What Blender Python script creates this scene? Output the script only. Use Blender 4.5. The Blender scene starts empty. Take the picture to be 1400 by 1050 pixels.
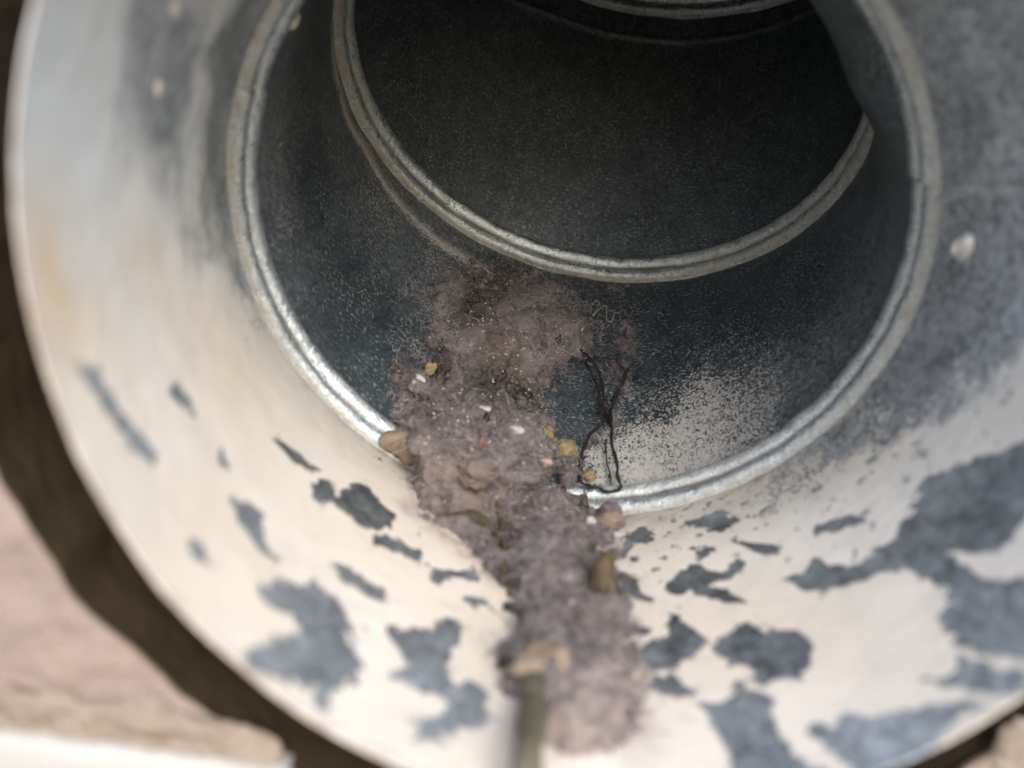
import bpy, bmesh, math, random
import numpy as np
from mathutils import Vector, Matrix, noise as mn

random.seed(7); rng = np.random.RandomState(7)
scene = bpy.context.scene
MM = 0.001
PITCH = math.radians(-11.3)
# the duct is measured in millimetres from the lens with y straight ahead; W turns that into the level world
W = Matrix.Translation((0, 0, 1.5)) @ Matrix.Rotation(PITCH, 4, 'X') @ Matrix.Scale(MM, 4)
W3 = np.array(W.to_3x3()); WT = np.array(W.translation)
FPX, CX, CY = 1200.0, 700.0, 525.0

# ------------------------------------------------------------------ camera, sky, sun, exposure
cam_d = bpy.data.cameras.new('camera'); cam = bpy.data.objects.new('camera', cam_d)
scene.collection.objects.link(cam); scene.camera = cam
cam.matrix_world = Matrix.Translation((0, 0, 1.5)) @ Matrix.Rotation(PITCH + math.pi/2, 4, 'X')
cam_d.sensor_width = 36; cam_d.lens = 36*FPX/1400
cam_d.clip_start = 0.005; cam_d.clip_end = 100
cam_d.dof.use_dof = True; cam_d.dof.focus_distance = 0.182; cam_d.dof.aperture_fstop = cam_d.lens/2.4

SUN_DIR = Vector((0.22, -0.78, 0.50)).normalized()       # towards the sun: behind, right and above
world = bpy.data.worlds.new('World'); scene.world = world; world.use_nodes = True
wn = world.node_tree.nodes; wl = world.node_tree.links
sky = wn.new('ShaderNodeTexSky'); sky.sky_type = 'NISHITA'; sky.sun_disc = False
sky.sun_elevation = math.asin(SUN_DIR.z); sky.sun_rotation = math.atan2(SUN_DIR.x, SUN_DIR.y)
sky.dust_density = 2.0; sky.air_density = 1.0; sky.ozone_density = 1.0
wl.new(sky.outputs[0], wn['Background'].inputs[0]); wn['Background'].inputs[1].default_value = 0.15
sun_d = bpy.data.lights.new('sun', 'SUN'); sun_d.energy = 1.5; sun_d.angle = math.radians(30)
sun_d.color = (1.0, 0.965, 0.93)
sun = bpy.data.objects.new('sun', sun_d); scene.collection.objects.link(sun)
sun.rotation_euler = (-SUN_DIR).to_track_quat('-Z', 'Y').to_euler()
scene.view_settings.view_transform = 'Standard'; scene.view_settings.look = 'None'
scene.view_settings.exposure = 1.12; scene.view_settings.gamma = 1.0

# ------------------------------------------------------------------ helpers
def link(o, parent=None):
    scene.collection.objects.link(o)
    if parent is not None: o.parent = parent
    return o
def to_world(P): return np.asarray(P, float) @ W3.T + WT
def mesh_obj(name, V, F, mat, parent=None, smooth=True, attrs=None):
    V = to_world(V); me = bpy.data.meshes.new(name)
    F = np.asarray(F, np.int32) if not isinstance(F, list) else F
    if isinstance(F, np.ndarray):
        n, k = F.shape
        me.vertices.add(len(V)); me.vertices.foreach_set('co', V.astype(np.float32).ravel())
        me.loops.add(n*k); me.loops.foreach_set('vertex_index', F.ravel())
        me.polygons.add(n); me.polygons.foreach_set('loop_start', np.arange(0, n*k, k, dtype=np.int32))
        me.polygons.foreach_set('loop_total', np.full(n, k, np.int32)); me.update(calc_edges=True)
    else:
        me.from_pydata([tuple(v) for v in V], [], F); me.update()
    me.validate()
    if smooth: me.polygons.foreach_set('use_smooth', np.ones(len(me.polygons), bool))
    for k_, a in (attrs or {}).items():
        at = me.attributes.new(k_, 'FLOAT', 'POINT'); at.data.foreach_set('value', np.asarray(a, np.float32).ravel())
    me.materials.append(mat)
    return link(bpy.data.objects.new(name, me), parent)
def empty(name, label, cat, group=None):
    o = bpy.data.objects.new(name, None); o['label'] = label; o['category'] = cat
    if group: o['group'] = group
    o.empty_display_size = 0.01
    return link(o)
def tag(o, label, cat, group=None):
    o['label'] = label; o['category'] = cat
    if group: o['group'] = group
    return o
def grid_faces(nr, nc, wrap):
    r = np.arange(nr-1)[:, None]; c = np.arange(nc if wrap else nc-1)[None]
    c2 = (c+1) % nc
    return np.stack([r*nc+c, r*nc+c2, (r+1)*nc+c2, (r+1)*nc+c], -1).reshape(-1, 4)
_tc = {}
def _T(seed, r):
    if seed not in _tc: _tc[seed] = r.rand(512, 512)*2-1
    return _tc[seed]
def vnoise(x, y, seed, per=None):
    """2-D value noise in -1..1; per = lattice period along x"""
    r = np.random.RandomState(seed); T = _T(seed, r)
    xi = np.floor(x).astype(int); yi = np.floor(y).astype(int); fx = x-xi; fy = y-yi
    fx = fx*fx*(3-2*fx); fy = fy*fy*(3-2*fy)
    m = per or 512
    a = T[(xi % m) % 512, yi % 512]; b = T[((xi+1) % m) % 512, yi % 512]
    c = T[(xi % m) % 512, (yi+1) % 512]; d = T[((xi+1) % m) % 512, (yi+1) % 512]
    return (a*(1-fx)+b*fx)*(1-fy)+(c*(1-fx)+d*fx)*fy
def fbm(x, y, seed, octv=4, gain=.5):
    s = 0; a = 1; t = 0
    for i in range(octv):
        s = s+a*vnoise(x*2**i, y*2**i, seed+i); t += a; a *= gain
    return s/t

# ------------------------------------------------------------------ duct frames (mm)
def unit(v): v = np.array(v, float); return v/np.linalg.norm(v)
class Ring:
    def __init__(s, c, n, R=50.):
        s.c = np.array(c, float); s.n = unit(n); s.R = R
        s.u = unit(np.array([1., 0, 0])-s.n[0]*s.n); s.w = np.cross(s.u, s.n)
    def dirs(s, th):
        th = np.asarray(th)[..., None]; return np.sin(th)*s.u-np.cos(th)*s.w
    def at(s, th, a=0., h=0.):
        a = np.asarray(a, float)[..., None]; h = np.asarray(h, float)[..., None]
        return s.c+s.n*a+(s.R-h)*s.dirs(th)
MOUTH = Ring((13.0, 66.4, 11.2), (-.04, 1, .19), 49.3)
J1 = Ring((7.09, 125.68, 19.85), (.191, 1, .626))
J2 = Ring((15.1, 162.31, 51.96), (.447, 1, 1.562))
J3 = Ring((35.1, 169.3, 103.3), (.498, 1, 4.0))
J4 = Ring((56.0, 160.0, 155.0), (.45, -.1, 1.0))
AX = MOUTH.n
BEAD = 6.6                                                    # axial length of a joint bead
SEC = {1: (MOUTH, J1, 0.0), 2: (J1, J2, BEAD), 3: (J2, J3, BEAD), 4: (J3, J4, BEAD)}
def surf(k, th, t, h=0.):
    A, B, off = SEC[k]; t = np.asarray(t, float); h = np.asarray(h, float)
    P0 = A.at(th, off+0*np.asarray(th), 0*np.asarray(th)); P1 = B.at(th)
    P = P0+(P1-P0)*t[..., None]
    C = (A.c+A.n*off)*(1-t[..., None])+B.c*t[..., None]
    r = P-C; r /= np.linalg.norm(r, axis=-1, keepdims=True)
    return P-r*h[..., None]
SLEN = {1: 60., 2: 44., 3: 48., 4: 50.}
def proj(P): return np.stack([CX+FPX*P[..., 0]/P[..., 1], CY-FPX*P[..., 2]/P[..., 1]], -1)
_g = {}
for k in (1, 2, 3):
    T, S = np.meshgrid(np.radians(np.arange(-150, 150, .5)), np.linspace(-.05, 1.05, 221), indexing='ij')
    _g[k] = (T, S, proj(surf(k, T, S)))
def find(k, px, py):
    """(angle, fraction) on section k of the duct wall seen at a place of the photograph"""
    T, S, Q = _g[k]; d = (Q[..., 0]-px)**2+(Q[..., 1]-py)**2; i = np.unravel_index(d.argmin(), d.shape)
    return T[i], S[i]
def on_duct(k, px, py, lift=0.):
    th, t = find(k, px, py); return surf(k, np.array(th), np.array(t), np.array(lift))
def mmc(k, px, py): th, t = find(k, px, py); return np.array([th*50., t*SLEN[k]])
def sdf(poly, X, Y):
    """signed distance (positive inside) to a polygon in unrolled mm"""
    D = np.full(X.shape, 1e9); ins = np.zeros(X.shape, bool); n = len(poly)
    for i in range(n):
        a = poly[i]; b = poly[(i+1) % n]; e = b-a
        wx = X-a[0]; wy = Y-a[1]; q = np.clip((wx*e[0]+wy*e[1])/(e@e+1e-9), 0, 1)
        D = np.minimum(D, (wx-e[0]*q)**2+(wy-e[1]*q)**2)
        if a[1] != b[1]:
            c = ((a[1] > Y) != (b[1] > Y)) & (X < (b[0]-a[0])*(Y-a[1])/(b[1]-a[1])+a[0]); ins ^= c
    D = np.sqrt(D); return np.where(ins, D, -D)
def rbf(k, pts, X, Y, p=3.0, scale=None):
    num = 0; den = 0
    for px, py, v in pts:
        c = mmc(k, px, py); d = ((X-c[0])**2+(Y-c[1])**2+1.0)**(-p/2); num = num+d*v; den = den+d
    return num/den

# ------------------------------------------------------------------ materials
def mat(name):
    m = bpy.data.materials.new(name); m.use_nodes = True; nt = m.node_tree
    return m, nt, nt.nodes, nt.links, nt.nodes['Principled BSDF']
def N(nt, typ, **kw):
    n = nt.nodes.new(typ)
    for k, v in kw.items():
        if k in ('operation', 'blend_type', 'data_type', 'attribute_name', 'feature', 'noise_dimensions', 'interpolation_type', 'distance_metric'): setattr(n, k, v)
        else: n.inputs[k].default_value = v
    return n
def ramp(nt, src, stops):
    r = nt.nodes.new('ShaderNodeValToRGB'); nt.links.new(src, r.inputs[0])
    el = r.color_ramp.elements
    while len(el) < len(stops): el.new(.5)
    for e, (p, c) in zip(el, stops):
        e.position = p; e.color = (c, c, c, 1) if isinstance(c, (int, float)) else (*c, 1)
    return r.outputs[0]
def nz(nt, scale, detail=4, rough=.5, vec=None, dist=0.):
    n = N(nt, 'ShaderNodeTexNoise', Scale=scale, Detail=detail, Roughness=rough, Distortion=dist)
    if vec is None:
        g = nt.nodes.get('geo') or nt.nodes.new('ShaderNodeNewGeometry'); g.name = 'geo'; vec = g.outputs['Position']
    nt.links.new(vec, n.inputs['Vector']); return n.outputs[0]
def math_(nt, op, a, b=None, c=None, clamp=False):
    n = nt.nodes.new('ShaderNodeMath'); n.operation = op; n.use_clamp = clamp
    for i, v in enumerate((a, b, c)):
        if v is None: continue
        if isinstance(v, (int, float)): n.inputs[i].default_value = v
        else: nt.links.new(v, n.inputs[i])
    return n.outputs[0]
def mixc(nt, f, a, b):
    n = nt.nodes.new('ShaderNodeMix'); n.data_type = 'RGBA'
    for i, v in ((0, f), (6, a), (7, b)):
        if isinstance(v, (int, float)): n.inputs[i].default_value = v
        elif isinstance(v, tuple): n.inputs[i].default_value = (*v, 1)
        else: nt.links.new(v, n.inputs[i])
    return n.outputs[2]
def smooth(nt, v, lo, hi):
    n = nt.nodes.new('ShaderNodeMapRange'); n.interpolation_type = 'SMOOTHSTEP'; nt.links.new(v, n.inputs[0])
    n.inputs[1].default_value = lo; n.inputs[2].default_value = hi; return n.outputs[0]
def bump(nt, h, dist, strength=1., prev=None):
    b = nt.nodes.new('ShaderNodeBump'); nt.links.new(h, b.inputs['Height'])
    b.inputs['Distance'].default_value = dist; b.inputs['Strength'].default_value = strength
    if prev is not None: nt.links.new(prev, b.inputs['Normal'])
    return b.outputs[0]
def attr(nt, name):
    a = nt.nodes.new('ShaderNodeAttribute'); a.attribute_name = name; return a.outputs['Fac']

def wall_metal(name, has_paint=False):
    """galvanised sheet under a film of dust; attributes: dust (powder cover), film (thin grey film), paint (cover)"""
    m, nt, ns, ls, P = mat(name)
    spangle = nt.nodes.new('ShaderNodeTexVoronoi'); spangle.inputs['Scale'].default_value = 900
    g = nt.nodes.new('ShaderNodeNewGeometry'); g.name = 'geo'; ls.new(g.outputs['Position'], spangle.inputs['Vector'])
    big = nz(nt, 60, 4); fine = nz(nt, 2600, 3, .6); mid = nz(nt, 350, 5, .65)
    metal = mixc(nt, ramp(nt, mid, [(.3, 0.), (.7, 1.)]), (.026, .036, .047), (.074, .094, .118))
    if has_paint: metal = mixc(nt, ramp(nt, mid, [(.3, 0.), (.7, 1.)]), (.07, .082, .092), (.15, .168, .188))
    metal = mixc(nt, math_(nt, 'MULTIPLY', spangle.outputs['Color'], .25), metal, (.20, .23, .24) if has_paint else (.13, .165, .185))
    cb = nt.nodes.new('ShaderNodeCombineXYZ'); ls.new(attr(nt, 'around'), cb.inputs[0]); ls.new(attr(nt, 'along'), cb.inputs[1])
    if has_paint: metal = mixc(nt, ramp(nt, nz(nt, 150, 5, .7), [(.46, 0.), (.66, .85)]), metal, (.33, .36, .39)); metal = mixc(nt, ramp(nt, nz(nt, 230, 4, .65), [(.34, .95), (.52, 0.)]), metal, (.032, .040, .046))
    speck_ = ramp(nt, nz(nt, 1.0, 2, .6, cb.outputs[0]), [(.55, 0.), (.64, 1.)])
    metal = mixc(nt, math_(nt, 'MULTIPLY', speck_, ramp(nt, nz(nt, 260, 3), [(.35, .2), (.65, 1.)])), metal, (.34, .43, .44))
    metal = mixc(nt, ramp(nt, nz(nt, 4200, 2, .6), [(.30, .8), (.42, 0.)]), metal, (.03, .035, .04))
    film = attr(nt, 'film'); dust = attr(nt, 'dust')
    filmf = math_(nt, 'MULTIPLY', film, ramp(nt, nz(nt, 900, 5, .7), [(.35, .15), (.65, 1.)]), clamp=True)
    c = mixc(nt, filmf, metal, (.52, .57, .63) if has_paint else (.19, .22, .25))
    # powder grains: threshold of a fine noise by the cover
    th = math_(nt, 'ADD', math_(nt, 'MULTIPLY', fine, .75), math_(nt, 'MULTIPLY', nz(nt, 700, 3, .6), .25))
    thr = math_(nt, 'SUBTRACT', .69, math_(nt, 'MULTIPLY', dust, .295))
    grain = smooth(nt, math_(nt, 'SUBTRACT', th, thr), -.012, .025)
    c = mixc(nt, grain, c, mixc(nt, nz(nt, 1500), (.28, .28, .275), (.42, .41, .395)))
    rough = math_(nt, 'ADD', math_(nt, 'MULTIPLY', mid, .3), .24)
    rough = math_(nt, 'MAXIMUM', rough, math_(nt, 'MULTIPLY', grain, .9))
    metallic = math_(nt, 'SUBTRACT', .35 if has_paint else .55, math_(nt, 'MULTIPLY', math_(nt, 'MAXIMUM', grain, filmf), .55), clamp=True)
    hgt = math_(nt, 'ADD', math_(nt, 'MULTIPLY', grain, .5), math_(nt, 'MULTIPLY', mid, .25))
    nrm = bump(nt, hgt, .00015, .6)
    if has_paint:
        pv = attr(nt, 'paint')
        e1 = nz(nt, 260, 6, .62); e2 = nz(nt, 1400, 3, .6)
        v = math_(nt, 'ADD', pv, math_(nt, 'MULTIPLY', math_(nt, 'SUBTRACT', e1, .5), 4.6))
        v = math_(nt, 'ADD', v, math_(nt, 'MULTIPLY', math_(nt, 'SUBTRACT', e2, .5), math_(nt, 'ADD', 1.1, math_(nt, 'MULTIPLY', attr(nt, 'speck'), 9.))))
        chips = ramp(nt, nz(nt, 420, 4, .7), [(.60, 0.), (.66, 1.)])
        v = math_(nt, 'SUBTRACT', v, math_(nt, 'MULTIPLY', chips, math_(nt, 'MULTIPLY', attr(nt, 'chip'), 9.)))
        soft = attr(nt, 'soft')
        lo = math_(nt, 'MULTIPLY', soft, -1.); 
        n_ = nt.nodes.new('ShaderNodeMapRange'); n_.interpolation_type = 'SMOOTHSTEP'
        ls.new(v, n_.inputs[0]); ls.new(lo, n_.inputs[1]); ls.new(soft, n_.inputs[2]); pm = n_.outputs[0]
        pc = mixc(nt, ramp(nt, nz(nt, 45, 4), [(.35, 0.), (.65, 1.)]), (.72, .65, .56), (.78, .725, .65))
        pc = mixc(nt, ramp(nt, nz(nt, 180, 5, .7), [(.55, 0.), (.75, .5)]), pc, (.55, .48, .42))
        pc = mixc(nt, math_(nt, 'MULTIPLY', attr(nt, 'cool'), .8), pc, (.76, .82, .87))
        st = math_(nt, 'MULTIPLY', attr(nt, 'stain_rim_shade'), ramp(nt, nz(nt, 420, 5, .7), [(.35, .25), (.62, 1.)]), clamp=True)
        pc = mixc(nt, st, pc, (.27, .20, .155))
        pc = mixc(nt, math_(nt, 'MULTIPLY', attr(nt, 'yellow'), .7), pc, (.70, .54, .33))
        gr = math_(nt, 'MULTIPLY', attr(nt, 'joint_shade'), ramp(nt, nz(nt, 300, 5, .7), [(.25, .55), (.65, 1.)]), clamp=True)
        pc = mixc(nt, gr, pc, (.33, .30, .26))  # shade by the joint mixed into the cream
        pc = mixc(nt, ramp(nt, nz(nt, 650, 3, .6), [(.64, 0.), (.70, .7)]), pc, (.74, .66, .56))
        pc = mixc(nt, ramp(nt, nz(nt, 1300, 3, .6), [(.66, 0.), (.74, .5)]), pc, (.42, .36, .30))
        c = mixc(nt, pm, c, pc)
        metallic = math_(nt, 'MULTIPLY', metallic, math_(nt, 'SUBTRACT', 1., pm))
        rough = math_(nt, 'ADD', math_(nt, 'MULTIPLY', rough, math_(nt, 'SUBTRACT', 1., pm)), math_(nt, 'MULTIPLY', pm, .62))
        h2 = math_(nt, 'ADD', pm, math_(nt, 'MULTIPLY', nz(nt, 500, 5, .6), .35))
        h2 = math_(nt, 'ADD', h2, math_(nt, 'MULTIPLY', nz(nt, 130, 3), 1.2))
        nrm = bump(nt, h2, .0003, .8, nrm)
    ls.new(c, P.inputs['Base Color']); ls.new(rough, P.inputs['Roughness']); ls.new(metallic, P.inputs['Metallic'])
    ls.new(nrm, P.inputs['Normal'])
    return m
def bead_metal():
    m, nt, ns, ls, P = mat('zinc_bead')
    mid = nz(nt, 400, 5, .65); fine = nz(nt, 2500, 3, .6); big = nz(nt, 70, 3)
    c = mixc(nt, ramp(nt, mid, [(.3, 0.), (.7, 1.)]), (.50, .60, .68), (.80, .89, .96))
    dirt = math_(nt, 'MULTIPLY', ramp(nt, big, [(.4, 0.), (.65, 1.)]), .3)
    dirt = math_(nt, 'MAXIMUM', dirt, attr(nt, 'dirt'))
    dsp = math_(nt, 'MULTIPLY', ramp(nt, mid, [(.35, .5), (.6, 1.)]), dirt)
    c = mixc(nt, dsp, c, (.31, .295, .265))
    c = mixc(nt, ramp(nt, nz(nt, 1800, 4, .75), [(.35, .7), (.55, 0.)]), c, (.30, .31, .31))
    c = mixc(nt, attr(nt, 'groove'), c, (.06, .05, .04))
    spots = ramp(nt, nz(nt, 3800, 2, .6), [(.60, 0.), (.68, 1.)])
    c = mixc(nt, math_(nt, 'MULTIPLY', spots, .7), c, (.10, .10, .10))
    ls.new(c, P.inputs['Base Color'])
    ls.new(math_(nt, 'SUBTRACT', .85, math_(nt, 'MULTIPLY', dsp, .8), clamp=True), P.inputs['Metallic'])
    ls.new(math_(nt, 'ADD', math_(nt, 'MULTIPLY', mid, .35), .12), P.inputs['Roughness'])
    ls.new(bump(nt, math_(nt, 'ADD', mid, math_(nt, 'MULTIPLY', fine, .6)), .0004, .9), P.inputs['Normal'])
    return m
def lint_mat():
    m, nt, ns, ls, P = mat('lint')
    a = nz(nt, 120, 4, .6); b = nz(nt, 700, 5, .7); d = nz(nt, 3500, 3, .7)
    c = mixc(nt, ramp(nt, a, [(.38, 0.), (.56, 1.)]), (.065, .050, .046), (.215, .188, .200))
    c = mixc(nt, ramp(nt, b, [(.45, 0.), (.7, .7)]), c, (.23, .195, .195))
    c = mixc(nt, ramp(nt, b, [(.30, .85), (.46, 0.)]), c, (.05, .038, .03))
    c = mixc(nt, ramp(nt, nz(nt, 260, 3), [(.56, 0.), (.68, .8)]), c, (.26, .225, .228))
    c = mixc(nt, attr(nt, 'tan'), c, (.30, .225, .18))
    c = mixc(nt, attr(nt, 'pale'), c, (.44, .365, .345))
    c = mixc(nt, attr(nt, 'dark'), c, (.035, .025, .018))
    c = mixc(nt, ramp(nt, d, [(.60, 0.), (.70, .7)]), c, (.42, .38, .35))
    ls.new(c, P.inputs['Base Color']); P.inputs['Roughness'].default_value = .95
    P.inputs['Specular IOR Level'].default_value = .1
    P.inputs['Sheen Weight'].default_value = .12; P.inputs['Sheen Roughness'].default_value = .6
    ls.new(bump(nt, math_(nt, 'ADD', b, math_(nt, 'MULTIPLY', d, .5)), .0016, 1.), P.inputs['Normal'])
    return m
def simple(name, c1, c2, scale=400, rough=.85, bmp=.0003, spec=.3, metallic=0., trans=0.):
    m, nt, ns, ls, P = mat(name)
    f = nz(nt, scale, 5, .65); ls.new(mixc(nt, ramp(nt, f, [(.3, 0.), (.7, 1.)]), c1, c2), P.inputs['Base Color'])
    P.inputs['Roughness'].default_value = rough; P.inputs['Specular IOR Level'].default_value = spec
    P.inputs['Metallic'].default_value = metallic
    if bmp: ls.new(bump(nt, f, bmp), P.inputs['Normal'])
    return m

# ------------------------------------------------------------------ the duct
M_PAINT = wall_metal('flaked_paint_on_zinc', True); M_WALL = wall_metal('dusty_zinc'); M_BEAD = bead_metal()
duct = empty('duct_elbow', 'round galvanised metal duct elbow with flaking cream paint inside its open end', 'duct')

FLAKES = [
 [(232,525),(245,526),(262,550),(267,562),(250,557),(233,540)],
 [(112,495),(128,500),(160,555),(190,590),(217,620),(207,628),(180,608),(160,580),(125,530)],
 [(318,683),(340,688),(358,705),(360,732),(388,768),(375,762),(345,737),(325,700)],
 [(375,598),(402,615),(437,640),(425,643),(395,624)],
 [(430,662),(450,656),(462,680),(445,693),(430,680)],
 [(470,675),(500,663),(517,685),(542,705),(530,721),(500,723),(475,702),(460,690)],
 [(512,735),(540,735),(577,752),(570,763),(540,752),(515,747)],
 [(460,775),(480,775),(500,790),(525,805),(532,822),(505,817),(480,800),(462,785)],
 [(352,795),(390,798),(430,798),(470,828),(487,855),(475,870),(490,910),(480,930),(455,936),(448,966),(438,962),(435,935),(400,930),(340,912),(328,895),(370,880),(415,870),(410,855),(385,832),(350,802)],
 [(533,858),(559,860),(601,854),(616,843),(634,851),(631,873),(617,888),(612,911),(619,929),(664,935),(668,952),(661,978),(646,997),(612,1004),(589,1018),(571,1014),(578,993),(567,978),(601,974),(612,956),(601,948),(556,937),(533,918),(559,911),(556,896),(541,873)],
 [(589,776),(653,779),(655,791),(631,789),(616,785),(601,800),(586,796)], [(638,817),(665,817),(669,827),(650,829)],
 [(852,727),(863,731),(878,721),(893,731),(882,740),(867,742),(848,764),(846,757),(854,746)],
 [(935,712),(985,699),(1012,712),(985,728),(960,723),(935,719)],
 [(1113,719),(1150,710),(1182,698),(1180,714),(1150,723),(1120,730)],
 [(900,797),(945,773),(985,783),(1010,758),(1017,775),(1000,790),(975,800),(1000,815),(1023,826),(980,822),(940,807),(915,812),(905,806)],
 [(1068,791),(1100,783),(1110,763),(1130,773),(1170,773),(1190,750),(1230,733),(1250,690),(1260,660),(1300,640),(1350,620),(1420,598),(1420,690),(1375,740),(1340,752),(1290,755),(1320,775),(1345,792),(1420,790),(1420,900),(1350,892),(1290,862),(1288,832),(1310,820),(1280,790),(1240,777),(1200,782),(1170,797),(1110,807)],
 [(848,881),(863,877),(875,884),(893,877),(912,866),(916,839),(935,851),(965,877),(950,899),(920,914),(893,916),(875,896),(856,890)],
 [(973,890),(1000,858),(1020,850),(1050,863),(1090,863),(1107,890),(1107,920),(1060,932),(1040,947),(1028,940),(1045,920),(1000,907),(983,897)],
 [(863,937),(886,933),(912,926),(935,937),(953,941),(950,956),(920,952),(893,944),(867,948)], [(960,962),(990,963),(1010,938),(1052,958),(1057,1000),(1082,1020),(1125,1055),(1000,1055),(990,1010)], [(850,858),(867,854),(890,860),(882,866),(863,864)], [(841,779),(856,785),(867,802),(878,813),(871,819),(852,809)], [(511,732),(522,734),(544,736),(576,753),(574,759),(544,749),(522,746)],
 [(1118,1000),(1170,978),(1220,973),(1300,957),(1322,965),(1300,1003),(1240,1055),(1180,1055),(1138,1022)],
 [(1258,930),(1300,918),(1320,898),(1350,903),(1410,915),(1410,935),(1350,948),(1300,938)],
 [(300,615),(310,617),(312,636),(303,634)], [(845,782),(862,790),(885,818),(868,816),(850,800)],
 [(1000,740),(1030,742),(1068,745),(1064,756),(1030,755)], [(950,752),(978,748),(976,762),(955,764)],
 [(262,740),(280,748),(297,778),(288,782),(266,758)]]
PAINT_PTS = [(1250,20,-4),(1350,50,-4),(1300,150,-4),(1390,200,-3),(1350,330,-3.5),(1290,300,-4),(1280,450,-2.6),(1350,450,-1.6),(1240,530,-1.6),(1395,400,-1.2),
 (1160,600,-.5),(1220,580,-.7),(1300,540,-.4),(1380,540,.8),(1330,590,1.4),(1250,620,1.3),(1150,650,1.2),(1100,660,.4),(1050,690,.7),(960,710,1.),
 (870,705,1.2),(1100,720,3),(1200,680,3),(1150,850,5),(950,850,5),(1250,930,5),(800,800,5),(800,1000,5),(600,800,5),(450,1000,5),(500,900,5),(300,850,5),(200,700,5),(300,700,5),
 (400,600,4),(450,600,3),(250,600,5),(150,600,5),(80,450,5),(200,450,5),(300,500,5),(370,500,2.5),(350,440,.6),(300,400,2.),(335,370,-1.),(290,330,-.2),(300,250,-1.6),
 (260,300,.8),(200,300,4),(130,300,5),(220,230,.3),(175,170,.6),(200,110,-1.),(195,40,-1.),(150,60,1.6),(120,150,4),(60,200,5),(80,50,5),(300,180,-3),(340,50,-4),(300,60,-3),(225,170,-1.6),
 (265,200,.9),(275,120,1.1),(295,40,1.),(245,120,-1.8),(255,40,-1.5),(270,0,.4)]
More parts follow.
